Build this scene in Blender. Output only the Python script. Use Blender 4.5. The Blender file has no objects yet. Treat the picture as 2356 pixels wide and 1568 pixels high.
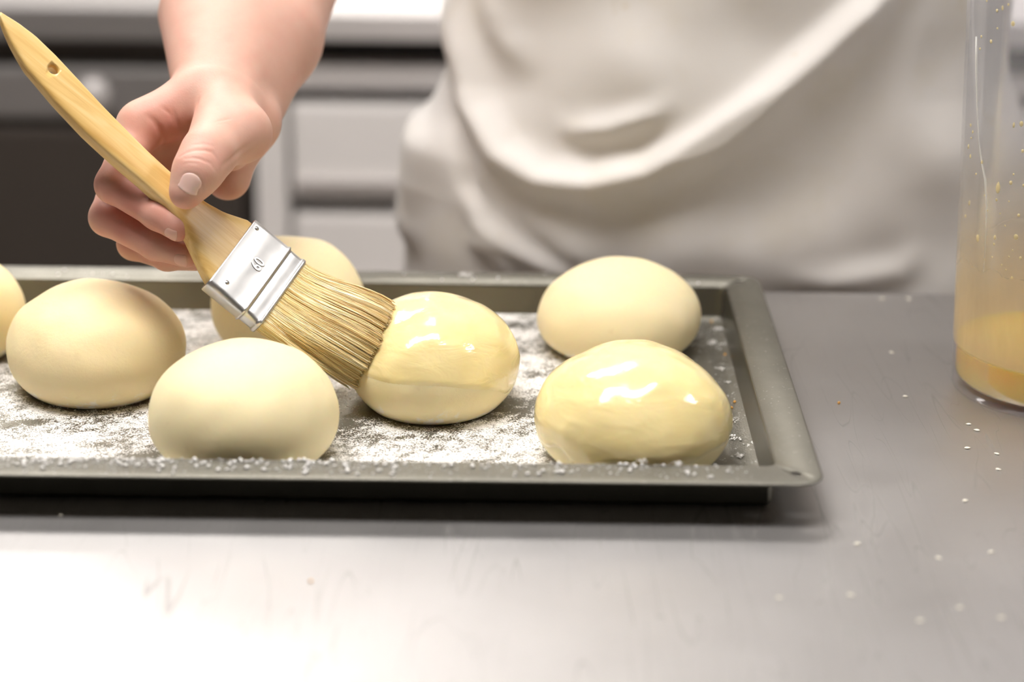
import bpy, bmesh, math, random
import numpy as np
from mathutils import Matrix, Vector
from mathutils.bvhtree import BVHTree

random.seed(7); RNG = np.random.default_rng(7)
SC = bpy.context.scene
COL = SC.collection
MM = 0.001

# ------------------------------------------------------------------ camera
FPX = 4867.0                     # focal length in pixels of the 2356 x 1568 frame
TH, EPS = math.radians(20.5), 0.0125
CAM = np.array([0.0, 0.0, 502.0])            # millimetres, table top is z = 0
FW = np.array([0, math.cos(TH), -math.sin(TH)])
_r, _u = np.array([1.0, 0, 0]), np.array([0, math.sin(TH), math.cos(TH)])
UP = _u * math.cos(EPS) - _r * math.sin(EPS)
RI = _r * math.cos(EPS) + _u * math.sin(EPS)
cam_data = bpy.data.cameras.new('camera')
cam_data.sensor_width = 36.0
cam_data.lens = FPX / 2356 * 36
cam_data.clip_start, cam_data.clip_end = 0.05, 50
cam_data.dof.use_dof = True
cam_data.dof.focus_distance = 1.285
cam_data.dof.aperture_fstop = 2.8
cam = bpy.data.objects.new('camera', cam_data)
cam.matrix_world = Matrix(((RI[0], UP[0], -FW[0], 0), (RI[1], UP[1], -FW[1], 0), (RI[2], UP[2], -FW[2], 0.502), (0, 0, 0, 1)))
COL.objects.link(cam)
SC.camera = cam

# ------------------------------------------------------------------ world, exposure
world = bpy.data.worlds.new('world'); SC.world = world
world.use_nodes = True
world.node_tree.nodes['Background'].inputs[0].default_value = (1, 0.97, 0.93, 1)
world.node_tree.nodes['Background'].inputs[1].default_value = 0.3
SC.view_settings.view_transform = 'Standard'
SC.view_settings.look = 'None'
SC.view_settings.exposure = 0.0
SC.view_settings.gamma = 1.0
SC.view_settings.use_curve_mapping = False
LAMP_STRENGTH = 24.0

# ------------------------------------------------------------------ helpers
def P(px, py, d):
    return CAM + d * (FW + RI * (px - 1178) / FPX - UP * (py - 784) / FPX)
def G(px, py, z=0.0):
    D = P(px, py, 1.0) - CAM
    return CAM + D * (z - CAM[2]) / D[2]
def YP(px, py, y):
    D = P(px, py, 1.0) - CAM
    return CAM + D * (y - CAM[1]) / D[1]

def tag(o, label=None, cat=None, group=None, kind=None):
    if label: o['label'] = label
    if cat: o['category'] = cat
    if group: o['group'] = group
    if kind: o['kind'] = kind
    return o
def empty(name, loc=(0, 0, 0)):
    o = bpy.data.objects.new(name, None)
    o.location = Vector(loc) * MM; o.empty_display_size = 0.02
    COL.objects.link(o)
    return o
def mesh(name, V, Fc, mat=None, parent=None, smooth=True):
    """V in world millimetres; when parented, stored relative to the parent's place"""
    V = np.asarray(V, float) * MM
    off = np.zeros(3)
    p = parent
    while p is not None:
        off += np.array(p.location); p = p.parent
    me = bpy.data.meshes.new(name)
    me.from_pydata((V - off).tolist(), [], [list(map(int, f)) for f in Fc])
    if smooth: me.polygons.foreach_set('use_smooth', [True] * len(me.polygons))
    me.update()
    o = bpy.data.objects.new(name, me)
    if mat: me.materials.append(mat)
    COL.objects.link(o)
    if parent is not None: o.parent = parent
    return o
def recenter(o):
    """move the origin of a top-level mesh to the middle of its base"""
    me = o.data
    co = np.empty(len(me.vertices) * 3); me.vertices.foreach_get('co', co); co = co.reshape(-1, 3)
    c = (co.min(0) + co.max(0)) / 2; c[2] = co[:, 2].min()
    me.vertices.foreach_set('co', (co - c).ravel()); me.update()
    o.location = c
    return o
def box(x0, x1, y0, y1, z0, z1):
    V = [(x, y, z) for x in (x0, x1) for y in (y0, y1) for z in (z0, z1)]
    Fc = [(0, 1, 3, 2), (4, 6, 7, 5), (0, 4, 5, 1), (2, 3, 7, 6), (0, 2, 6, 4), (1, 5, 7, 3)]
    return V, Fc
def boxes(lst):
    V, Fc = [], []
    for b in lst:
        v, f = box(*b); k = len(V)
        V += v; Fc += [tuple(i + k for i in q) for q in f]
    return V, Fc
def bevel(o, w, seg=2):
    m = o.modifiers.new('bevel', 'BEVEL'); m.width = w * MM; m.segments = seg; m.limit_method = 'ANGLE'
    return o
def rings(R, close_ends=True, loop=True):
    """R: list of rings, each (n,3)"""
    R = [np.asarray(r) for r in R]; n = len(R[0])
    V = np.concatenate(R); Fc = []
    for i in range(len(R) - 1):
        for j in range(n if loop else n - 1):
            k = (j + 1) % n
            Fc.append((i * n + j, i * n + k, (i + 1) * n + k, (i + 1) * n + j))
    if close_ends:
        Fc.append(tuple(range(n))[::-1]); Fc.append(tuple((len(R) - 1) * n + j for j in range(n)))
    return V, Fc
def lathe(prof, c, n=96, cap=False):
    a = np.linspace(0, 2 * np.pi, n, endpoint=False)
    R = [np.stack([c[0] + r * np.cos(a), c[1] + r * np.sin(a), np.full(n, c[2] + z)], 1) for r, z in prof]
    return rings(R, cap)
def flip(Fc): return [tuple(reversed(f)) for f in Fc]
def tube(pts, rads, n=10):
    pts = np.asarray(pts, float); R = []
    for i, p in enumerate(pts):
        t = pts[min(i + 1, len(pts) - 1)] - pts[max(i - 1, 0)]; t /= np.linalg.norm(t)
        u = np.cross(t, [0.3, 0.9, 0.2]); u /= np.linalg.norm(u); v = np.cross(t, u)
        a = np.linspace(0, 2 * np.pi, n, endpoint=False)
        R.append(p + rads[i] * (np.cos(a)[:, None] * u + np.sin(a)[:, None] * v))
    return rings(R)
class Noise:
    """smooth band-limited noise as a sum of sines"""
    def __init__(s, seed, scale, dim=3, n=14):
        r = np.random.default_rng(seed)
        k = r.normal(size=(n, dim)); k /= np.linalg.norm(k, axis=1)[:, None]
        s.k = k * (2 * np.pi / scale) * r.uniform(0.6, 1.6, (n, 1)); s.p = r.uniform(0, 6.28, n); s.n = n
    def __call__(s, X):
        return np.sin(np.asarray(X) @ s.k.T + s.p).sum(-1) / math.sqrt(s.n / 2)
def sstep(a, b, x):
    t = np.clip((np.asarray(x, float) - a) / (b - a), 0, 1); return t * t * (3 - 2 * t)

# ------------------------------------------------------------------ materials
class M:
    def __init__(s, name):
        s.m = bpy.data.materials.new(name); s.m.use_nodes = True
        s.t = s.m.node_tree; s.n = s.t.nodes; s.l = s.t.links
        s.b = s.n['Principled BSDF']; s.out = s.n['Material Output']
    def set(s, **k):
        for a, v in k.items():
            i = s.b.inputs[a.replace('_', ' ')]
            if isinstance(v, (tuple, list)) and len(v) == 3 and i.type == 'RGBA': v = (*v, 1)
            if hasattr(v, 'is_linked') or isinstance(v, bpy.types.NodeSocket): s.l.new(v, i)
            else: i.default_value = v
        return s
    def node(s, t, **k):
        n = s.n.new(t)
        for a, v in k.items(): setattr(n, a, v)
        return n
    def coord(s, which='Object', scale=(1, 1, 1), rot=(0, 0, 0), loc=(0, 0, 0)):
        c = s.node('ShaderNodeTexCoord'); mp = s.node('ShaderNodeMapping')
        mp.inputs['Scale'].default_value = scale; mp.inputs['Rotation'].default_value = rot; mp.inputs['Location'].default_value = loc
        s.l.new(c.outputs[which], mp.inputs[0]); return mp.outputs[0]
    def noise(s, co, scale, detail=3, rough=0.5, dist=0.0):
        n = s.node('ShaderNodeTexNoise'); s.l.new(co, n.inputs['Vector'])
        n.inputs['Scale'].default_value = scale; n.inputs['Detail'].default_value = detail
        n.inputs['Roughness'].default_value = rough; n.inputs['Distortion'].default_value = dist
        return n.outputs['Fac']
    def ramp(s, fac, stops):
        r = s.node('ShaderNodeValToRGB'); e = r.color_ramp.elements
        while len(e) < len(stops): e.new(0.5)
        for i, (p, c) in enumerate(stops):
            e[i].position = p; c = (c, c, c) if isinstance(c, (int, float)) else c; e[i].color = (*c, 1)
        s.l.new(fac, r.inputs[0]); return r.outputs[0]
    def mix(s, fac, a, b, mode='MIX'):
        m = s.node('ShaderNodeMix', data_type='RGBA', blend_type=mode)
        for i, v in ((0, fac), (6, a), (7, b)):
            if isinstance(v, bpy.types.NodeSocket): s.l.new(v, m.inputs[i])
            else: m.inputs[i].default_value = (*v, 1) if isinstance(v, tuple) and len(v) == 3 else v
        return m.outputs[2]
    def math(s, op, a, b=0.5, c=None):
        m = s.node('ShaderNodeMath', operation=op)
        for i, v in enumerate((a, b) if c is None else (a, b, c)):
            if isinstance(v, bpy.types.NodeSocket): s.l.new(v, m.inputs[i])
            else: m.inputs[i].default_value = v
        return m.outputs[0]
    def attr(s, name):
        a = s.node('ShaderNodeAttribute', attribute_name=name); return a.outputs['Fac']
    def bump(s, h, strength=0.3, dist=0.001, normal=None):
        b = s.node('ShaderNodeBump'); b.inputs['Strength'].default_value = strength; b.inputs['Distance'].default_value = dist
        s.l.new(h, b.inputs['Height'])
        if normal is not None: s.l.new(normal, b.inputs['Normal'])
        return b.outputs[0]
    def sep(s, co):
        x = s.node('ShaderNodeSeparateXYZ'); s.l.new(co, x.inputs[0]); return x.outputs

def plain(name, col, rough=0.5, metal=0.0, **k):
    m = M(name); m.set(Base_Color=col, Roughness=rough, Metallic=metal, **k)
    return m.m
def painted(name, col, rough=0.5, metal=0.0, var=0.08, scale=6):
    m = M(name); co = m.coord()
    c = m.mix(m.noise(co, scale, 4), tuple(x * (1 - var) for x in col), tuple(min(1, x * (1 + var)) for x in col))
    m.set(Base_Color=c, Roughness=rough, Metallic=metal)
    return m.m

def mat_table():
    m = M('scratched_steel'); co = m.coord()
    # brushed grain and many fine scratches in several directions
    g = m.noise(m.coord(scale=(3, 160, 1)), 6, 4, 0.6)
    sc = None
    for i, (ang, sx, sy) in enumerate(((0.35, 26, 2.2), (1.0, 30, 2.5), (1.75, 24, 2.0), (2.5, 34, 3.0), (-0.25, 28, 1.6), (0.7, 60, 6), (2.1, 70, 5))):
        n = m.noise(m.coord(scale=(sx, sy, 1), rot=(0, 0, ang), loc=(i * 3.1, i * 1.7, 0)), 1.0, 1, 0.5, 0.25)
        w = 0.0025 if sx < 50 else 0.004
        r = m.ramp(m.math('ABSOLUTE', m.math('SUBTRACT', n, 0.5)), ((0.0, 1.0), (w, 0.0)))
        brk = m.ramp(m.noise(m.coord(scale=(9, 9, 1), loc=(i * 5.3, i * 2.9, 0)), 1.0, 2), ((0.5, 0.0), (0.58, 1.0)))
        r = m.math('MULTIPLY', r, brk)
        sc = r if sc is None else m.math('MAXIMUM', sc, r)
    patch = m.ramp(m.noise(co, 9, 3), ((0.3, 0.15), (0.65, 1.0)))
    sc = m.math('MULTIPLY', sc, patch)
    blot = m.noise(co, 14, 5, 0.6)
    col = m.mix(blot, (0.455, 0.44, 0.43), (0.52, 0.505, 0.495))
    col = m.mix(m.math('MULTIPLY', sc, 0.5), col, (0.20, 0.185, 0.17))
    r = m.math('MULTIPLY_ADD', m.noise(co, 22, 4), 0.10, 0.41)
    r = m.math('ADD', r, m.math('MULTIPLY', sc, 0.15))
    nb = m.bump(g, 0.06, 0.0004)
    nb = m.bump(sc, 0.1, 0.0001, nb)
    m.set(Base_Color=col, Metallic=0.93, Roughness=r, Normal=nb)
    return m.m
def mat_tray(flour):
    m = M('floured_tray_metal' if flour else 'tray_metal'); co = m.coord()
    n = m.noise(co, 30, 5, 0.6)
    col = m.mix(n, (0.185, 0.177, 0.15), (0.27, 0.257, 0.22))
    r = m.math('MULTIPLY_ADD', m.noise(co, 50, 4), 0.16, 0.36)
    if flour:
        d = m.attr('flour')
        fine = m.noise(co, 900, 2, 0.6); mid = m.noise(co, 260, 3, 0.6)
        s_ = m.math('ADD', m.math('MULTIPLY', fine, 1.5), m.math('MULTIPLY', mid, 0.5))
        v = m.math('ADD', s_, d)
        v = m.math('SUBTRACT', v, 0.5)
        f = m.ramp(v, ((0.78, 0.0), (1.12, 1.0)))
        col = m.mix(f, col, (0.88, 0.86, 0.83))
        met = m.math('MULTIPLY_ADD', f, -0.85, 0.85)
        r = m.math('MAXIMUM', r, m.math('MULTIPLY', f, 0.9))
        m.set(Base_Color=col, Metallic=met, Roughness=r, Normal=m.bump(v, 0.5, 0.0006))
    else:
        r = m.math('ADD', r, 0.12)
        sp = m.ramp(m.noise(co, 420, 2, 0.6), ((0.66, 0.0), (0.74, 1.0)))
        col = m.mix(m.math('MULTIPLY', sp, 0.35), col, (0.75, 0.74, 0.68))
        m.set(Base_Color=col, Metallic=0.85, Roughness=r, Normal=m.bump(n, 0.08, 0.0004))
    return m.m
def mat_dough(name, tint=(0.90, 0.79, 0.56), glaze=False):
    m = M(name); co = m.coord()
    n = m.noise(co, 28, 4, 0.55)
    col = m.mix(n, tuple(x * 0.94 for x in tint), tuple(min(1, x * 1.05) for x in tint))
    spots = m.ramp(m.noise(co, 120, 2), ((0.68, 0.0), (0.76, 1.0)))
    col = m.mix(m.math('MULTIPLY', spots, 0.25), col, (0.74, 0.58, 0.32))
    z = m.sep(co)[2]
    low = m.ramp(m.math('MULTIPLY', z, 30.0), ((0.0, 1.0), (0.62, 0.0)))
    fl = m.ramp(m.math('ADD', m.noise(co, 75, 5, 0.7), m.math('MULTIPLY', low, 0.16)), ((0.66, 0.0), (0.74, 1.0)))
    fl = m.math('MULTIPLY', fl, low)
    col = m.mix(m.math('MULTIPLY', fl, 0.8), col, (0.93, 0.91, 0.87))
    b = m.bump(m.noise(co, 260, 4, 0.65), 0.28, 0.0008)
    b = m.bump(m.noise(co, 55, 3), 0.22, 0.0018, b)
    m.set(Base_Color=col, Roughness=0.55, Normal=b)
    m.b.inputs['Subsurface Weight'].default_value = 0.35
    m.b.inputs['Subsurface Radius'].default_value = (1.0, 0.6, 0.25)
    m.b.inputs['Subsurface Scale'].default_value = 0.006
    m.b.inputs['Specular IOR Level'].default_value = 0.25
    return m.m
def mat_eggwash():
    m = M('egg_wash_film'); co = m.coord()
    n = m.noise(co, 34, 4, 0.6, 0.6)
    col = m.mix(n, (0.92, 0.735, 0.32), (0.93, 0.79, 0.44))
    wv = m.noise(m.coord(scale=(1, 1, 2.2)), 38, 3, 0.5, 0.8)
    b = m.bump(wv, 0.3, 0.0035)
    b = m.bump(m.noise(co, 150, 3, 0.6), 0.08, 0.001, b)
    m.set(Base_Color=col, Roughness=0.16, Normal=b)
    m.b.inputs['Specular IOR Level'].default_value = 0.55
    m.b.inputs['Coat Weight'].default_value = 0.6
    m.b.inputs['Coat Roughness'].default_value = 0.10
    m.l.new(b, m.b.inputs['Coat Normal'])
    m.b.inputs['Subsurface Weight'].default_value = 0.3
    m.b.inputs['Subsurface Radius'].default_value = (1.0, 0.6, 0.2)
    m.b.inputs['Subsurface Scale'].default_value = 0.005
    return m.m
def mat_skin():
    m = M('skin'); co = m.coord()
    red = m.attr('redness')
    n = m.noise(co, 55, 4, 0.6)
    col = m.mix(n, (0.595, 0.335, 0.255), (0.69, 0.435, 0.345))
    col = m.mix(red, col, (0.62, 0.23, 0.18))
    fine = m.noise(co, 520, 3, 0.65)
    vor = m.node('ShaderNodeTexVoronoi', feature='DISTANCE_TO_EDGE'); m.l.new(co, vor.inputs['Vector']); vor.inputs['Scale'].default_value = 620
    b = m.bump(vor.outputs['Distance'], 0.10, 0.0005)
    b = m.bump(fine, 0.12, 0.0007, b)
    m.set(Base_Color=col, Roughness=0.52, Normal=b)
    m.b.inputs['Subsurface Weight'].default_value = 0.35
    m.b.inputs['Subsurface Radius'].default_value = (1.0, 0.4, 0.25)
    m.b.inputs['Subsurface Scale'].default_value = 0.004
    m.b.inputs['Specular IOR Level'].default_value = 0.4
    return m.m
def mat_wood():
    m = M('varnished_beech'); co = m.attr('grain')
    c = m.node('ShaderNodeAttribute', attribute_name='gco')
    mp = m.node('ShaderNodeMapping'); mp.inputs['Scale'].default_value = (0.011, 0.16, 0.16); m.l.new(c.outputs['Vector'], mp.inputs[0])
    g1 = m.noise(mp.outputs[0], 1.0, 4, 0.55, 0.9)
    mp2 = m.node('ShaderNodeMapping'); mp2.inputs['Scale'].default_value = (0.05, 1.4, 1.4); m.l.new(c.outputs['Vector'], mp2.inputs[0])
    g2 = m.noise(mp2.outputs[0], 1.0, 3, 0.6)
    col = m.ramp(g1, ((0.3, (0.62, 0.36, 0.10)), (0.5, (0.78, 0.53, 0.19)), (0.7, (0.85, 0.64, 0.30))))
    col = m.mix(m.math('MULTIPLY', g2, 0.35), col, (0.50, 0.27, 0.07))
    m.set(Base_Color=col, Roughness=0.34, Normal=m.bump(g2, 0.08, 0.0004))
    m.b.inputs['Coat Weight'].default_value = 0.08; m.b.inputs['Coat Roughness'].default_value = 0.3
    return m.m
def mat_bristle():
    m = M('bristle'); v = m.attr('shade')
    col = m.ramp(v, ((0.0, (0.62, 0.37, 0.12)), (0.3, (0.84, 0.58, 0.23)), (0.7, (0.94, 0.75, 0.38)), (1.0, (1.0, 0.93, 0.70))))
    m.set(Base_Color=col, Roughness=0.32)
    m.b.inputs['Specular IOR Level'].default_value = 0.6
    m.b.inputs['Subsurface Weight'].default_value = 0.1
    m.b.inputs['Subsurface Scale'].default_value = 0.002
    return m.m
def mat_ferrule():
    m = M('polished_tin'); co = m.coord()
    n = m.noise(co, 60, 4, 0.6)
    col = m.mix(n, (0.55, 0.545, 0.54), (0.70, 0.69, 0.68))
    b = m.bump(m.noise(co, 55, 2), 0.12, 0.0012)
    m.set(Base_Color=col, Metallic=1.0, Roughness=m.math('MULTIPLY_ADD', n, 0.2, 0.26), Normal=b)
    return m.m
def mat_cloth(name, col, stain=False):
    m = M(name); co = m.coord()
    n = m.noise(co, 10, 4, 0.55)
    c = m.mix(n, tuple(x * 0.95 for x in col), tuple(min(1, x * 1.03) for x in col))
    if stain:
        blot = m.ramp(m.noise(co, 7, 4, 0.6), ((0.52, 0.0), (0.68, 1.0)))
        sp = m.ramp(m.noise(co, 34, 3, 0.6), ((0.66, 0.0), (0.74, 1.0)))
        c = m.mix(m.math('MULTIPLY', blot, 0.22), c, (0.62, 0.52, 0.28))
        c = m.mix(m.math('MULTIPLY', sp, 0.16), c, (0.55, 0.42, 0.18))
    wv = m.node('ShaderNodeTexWave'); m.l.new(co, wv.inputs['Vector']); wv.inputs['Scale'].default_value = 420
    b = m.bump(m.noise(co, 25, 3), 0.15, 0.003)
    b = m.bump(wv.outputs['Fac'], 0.08, 0.0004, b)
    m.set(Base_Color=c, Roughness=0.9, Normal=b)
    m.b.inputs['Sheen Weight'].default_value = 0.1
    return m.m
def mat_plastic():
    """milky translucent plastic with an egg film dried on above the liquid"""
    m = M('milky_plastic'); co = m.coord(); z = m.sep(co)[2]
    film = m.ramp(m.math('MULTIPLY', z, 4.0), ((0.114, 0.0), (0.124, 1.0), (0.28, 0.62), (0.48, 0.12), (0.75, 0.0)))
    film = m.math('MULTIPLY', film, m.ramp(m.noise(m.coord(scale=(1, 1, 0.35)), 26, 4, 0.6, 0.4), ((0.25, 0.7), (0.65, 1.0))))
    tr = m.node('ShaderNodeBsdfTransparent'); tr.inputs[0].default_value = (0.98, 0.98, 0.99, 1)
    df = m.node('ShaderNodeBsdfDiffuse'); df.inputs[0].default_value = (0.84, 0.86, 0.90, 1)
    tl = m.node('ShaderNodeBsdfTranslucent'); tl.inputs[0].default_value = (0.78, 0.79, 0.82, 1)
    fd = m.node('ShaderNodeBsdfDiffuse'); fd.inputs[0].default_value = (0.88, 0.76, 0.50, 1)
    ft = m.node('ShaderNodeBsdfTranslucent'); ft.inputs[0].default_value = (0.88, 0.74, 0.46, 1)
    gl = m.node('ShaderNodeBsdfGlossy'); gl.inputs['Roughness'].default_value = 0.14
    def mx(f, a, b):
        x = m.node('ShaderNodeMixShader')
        if isinstance(f, bpy.types.NodeSocket): m.l.new(f, x.inputs[0])
        else: x.inputs[0].default_value = f
        m.l.new(a.outputs[0], x.inputs[1]); m.l.new(b.outputs[0], x.inputs[2]); return x
    milk = mx(0.5, df, tl)
    body = mx(0.10, tr, milk)
    fl = mx(0.5, fd, ft)
    body = mx(m.math('MULTIPLY', film, 0.60), body, fl)
    fr = m.node('ShaderNodeFresnel'); fr.inputs['IOR'].default_value = 1.4
    body = mx(m.math('MULTIPLY', fr.outputs[0], 0.22), body, gl)
    m.l.new(body.outputs[0], m.out.inputs['Surface'])
    return m.m
def mat_egg():
    m = M('beaten_egg'); co = m.coord()
    n = m.noise(co, 30, 3, 0.5, 0.5)
    col = m.ramp(n, ((0.3, (1.0, 0.66, 0.10)), (0.62, (1.0, 0.58, 0.06)), (0.78, (0.95, 0.42, 0.015))))
    m.set(Base_Color=col, Roughness=0.2)
    m.b.inputs['Subsurface Weight'].default_value = 0.85; m.b.inputs['Subsurface Scale'].default_value = 0.03
    m.b.inputs['Subsurface Radius'].default_value = (1.0, 0.6, 0.2)
    return m.m
def emission(name, col, strength):
    m = M(name); m.set(Base_Color=(0.9, 0.9, 0.9)); m.b.inputs['Emission Color'].default_value = (*col, 1)
    m.b.inputs['Emission Strength'].default_value = strength
    return m.m

MT = dict(table=mat_table(), tray=mat_tray(False), traywall_shaded=painted('tray_wall_shaded_metal', (0.18, 0.17, 0.14), 0.33, 0.85, 0.15, 30), trayf=mat_tray(True), egg=mat_eggwash(), skin=mat_skin(), wood=mat_wood(),  # tray wall base colour darkened to stand in for dark reflections
          bristle=mat_bristle(), tin=mat_ferrule(), apron=mat_cloth('apron_cotton', (0.79, 0.755, 0.72), True),
          jacket=mat_cloth('jacket_cotton', (0.84, 0.83, 0.82)), plastic=mat_plastic(), liquid=mat_egg(),
          steel=painted('cabinet_steel', (0.70, 0.66, 0.64), 0.42, 0.3), steel2=painted('drawer_steel', (0.86, 0.82, 0.79), 0.5, 0.0),
          dark=painted('dark_steel', (0.085, 0.07, 0.06), 0.38, 0.3), gap=plain('shadow_gap_black', (0.02, 0.016, 0.014), 0.8),
          wall=painted('white_wall', (0.80, 0.79, 0.77), 0.6, 0, 0.02), wall2=painted('grey_wall', (0.30, 0.28, 0.26), 0.6, 0, 0.02), ceil=painted('ceiling_grey', (0.4, 0.39, 0.38), 0.8, 0, 0.02),
          floor=painted('floor_vinyl', (0.32, 0.28, 0.25), 0.5, 0, 0.1, 4),
          flour=painted('flour_white', (0.90, 0.88, 0.85), 0.95, 0, 0.03), lampframe=plain('lamp_frame', (0.85, 0.85, 0.85), 0.4),
          lamp=emission('lamp_diffuser', (1.0, 0.965, 0.935), LAMP_STRENGTH), seed=painted('sesame', (0.90, 0.85, 0.72), 0.5, 0, 0.06, 300),
          crumb=painted('orange_crumb', (0.80, 0.42, 0.10), 0.6, 0, 0.1, 300), nail=None, dark_hole=plain('nail_iron', (0.30, 0.29, 0.28), 0.3, 1.0),
          trickle=plain('egg_trickle', (0.90, 0.88, 0.80), 0.4), egglight=plain('egg_drop', (0.93, 0.78, 0.40), 0.22), trousers=painted('trouser_cotton', (0.75, 0.74, 0.73), 0.9),
          grey=painted('oven_panel_grey', (0.30, 0.28, 0.27), 0.4, 0.4))
mn = M('fingernail'); mn.set(Base_Color=(0.86, 0.575, 0.50), Roughness=0.27); mn.b.inputs['Subsurface Weight'].default_value = 0.25
mn.b.inputs['Subsurface Scale'].default_value = 0.003; MT['nail'] = mn.m
mn = M('fingernail_rosy'); mn.set(Base_Color=(0.74, 0.42, 0.345), Roughness=0.34); mn.b.inputs['Subsurface Weight'].default_value = 0.3
mn.b.inputs['Subsurface Scale'].default_value = 0.004; MT['nail2'] = mn.m

# ------------------------------------------------------------------ the room
def struct(name, bx, mat):
    o = mesh(name, *box(*bx), mat, smooth=False); o['kind'] = 'structure'; return o
X0, X1, Y0, Y1, Z0, Z1 = -3000, 3000, -2200, 4500, -900, 1800
YK = 2930                                          # rear of the back counter, a free-standing run
struct('floor', (X0, X1, Y0, Y1, Z0 - 50, Z0), MT['floor'])
struct('ceiling', (X0, X1, Y0, Y1, Z1, Z1 + 50), MT['ceil'])
struct('wall_back', (X0, X1, Y1, Y1 + 50, Z0, Z1), MT['wall'])
struct('wall_front', (X0, X1, Y0 - 50, Y0, Z0, Z1), MT['wall2'])
struct('wall_left', (X0 - 50, X0, Y0, Y1, Z0, Z1), MT['wall2'])
struct('wall_right', (X1, X1 + 50, Y0, Y1, Z0, Z1), MT['wall2'])

def ceiling_light(cx, cy, lx, ly, label):
    e = empty('ceiling_light', (cx, cy, Z1))
    tag(e, label, 'ceiling light', 'ceiling light panels')
    h = 50; f = 25
    V, Fc = boxes([(cx - lx / 2 - f, cx + lx / 2 + f, cy - ly / 2 - f, cy - ly / 2, Z1 - h, Z1), (cx - lx / 2 - f, cx + lx / 2 + f, cy + ly / 2, cy + ly / 2 + f, Z1 - h, Z1),
                   (cx - lx / 2 - f, cx - lx / 2, cy - ly / 2, cy + ly / 2, Z1 - h, Z1), (cx + lx / 2, cx + lx / 2 + f, cy - ly / 2, cy + ly / 2, Z1 - h, Z1)])
    mesh('frame', V, Fc, MT['lampframe'], e, False)
    mesh('diffuser', *box(cx - lx / 2, cx + lx / 2, cy - ly / 2, cy + ly / 2, Z1 - h + 8, Z1 - h + 12), MT['lamp'], e, False)
ceiling_light(-350, 1050, 1300, 420, 'ceiling light panel above the baking tray')
ceiling_light(-700, 2450, 1300, 420, 'ceiling light panel above the back counter')
ceiling_light(50, 4000, 2100, 240, 'ceiling light panel nearest the back wall')
ceiling_light(1750, 1150, 620, 420, 'unseen ceiling light panel added at the right to brighten the ferrule')  # added panel out of view, placed to be mirrored in the brush ferrule

# ------------------------------------------------------------------ back counter with drawers
YB = 2280
def zpx(py): return YP(800, py, YB)[2]
def xpx(px, py=350): return YP(px, py, YB)[0]
XS = xpx(588)
wt = empty('back_worktop', (500, YB, Z0))
tag(wt, 'light steel worktop of the back counter behind the apron', 'worktop')
wt.location = Vector((500, YB, zpx(88))) * MM
o = mesh('slab', *box(XS - 2, 1900, YB - 12, YK - 5, zpx(88), zpx(26)), MT['steel'], wt, False); bevel(o, 3)
o = mesh('splashback', *box(XS - 2, 1900, YK - 17, YK - 5, zpx(18), zpx(18) + 90), MT['steel2'], wt, False)

def drawer_unit(xa, xb, label):
    e = empty('drawer_cabinet', ((xa + xb) / 2, YB + 300, Z0))
    tag(e, label, 'cabinet')
    zt = zpx(88)
    # carcass: sides, back, bottom, rail; drawers sit in the front
    V, Fc = boxes([(xa, xa + 34, YB, YK - 30, Z0 + 100, zt), (xb - 34, xb, YB, YK - 30, Z0 + 100, zt), (xa + 34, xb - 34, YK - 60, YK - 30, Z0 + 100, zt),
                   (xa + 34, xb - 34, YB + 10, YK - 60, Z0 + 100, Z0 + 130)])
    mesh('carcass', V, Fc, MT['steel2'], e, False)
    mesh('top_recess', *box(xa + 34, xb - 34, YB + 60, YB + 70, zpx(235), zt), MT['gap'], e, False)
    mesh('rail', *box(xa + 34, xb - 34, YB + 14, YB + 50, zpx(212), zpx(158)), MT['steel'], e, False)
    z = zpx(240); pitch = zpx(240) - zpx(492)
    while z - pitch > Z0 + 130:
        d = mesh('drawer_front', *box(xa + 40, xb - 40, YB + 2, YB + 40, z - pitch + 17, z - 4), MT['steel2'], e, False); bevel(d, 4)
        mesh('pull_lip', *box(xa + 44, xb - 44, YB - 8, YB + 2, z - pitch + 36, z - pitch + 40), MT['steel'], d, False)
        mesh('finger_recess', *box(xa + 40, xb - 40, YB + 44, YB + 50, z - pitch, z - pitch + 17), MT['gap'], e, False)
        z -= pitch
    V, Fc = boxes([(x, x + 40, y, y + 40, Z0, Z0 + 100) for x in (xa, xb - 40) for y in (YB + 40, YK - 90)])
    for k in range(4): mesh('foot', np.array(V)[k * 8:k * 8 + 8], Fc[:6], MT['steel'], e, False)
drawer_unit(XS, XS + 640, 'light grey steel drawer cabinet between the forearm and the apron')
drawer_unit(XS + 650, XS + 1290, 'light grey steel drawer cabinet hidden behind the person')

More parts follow.
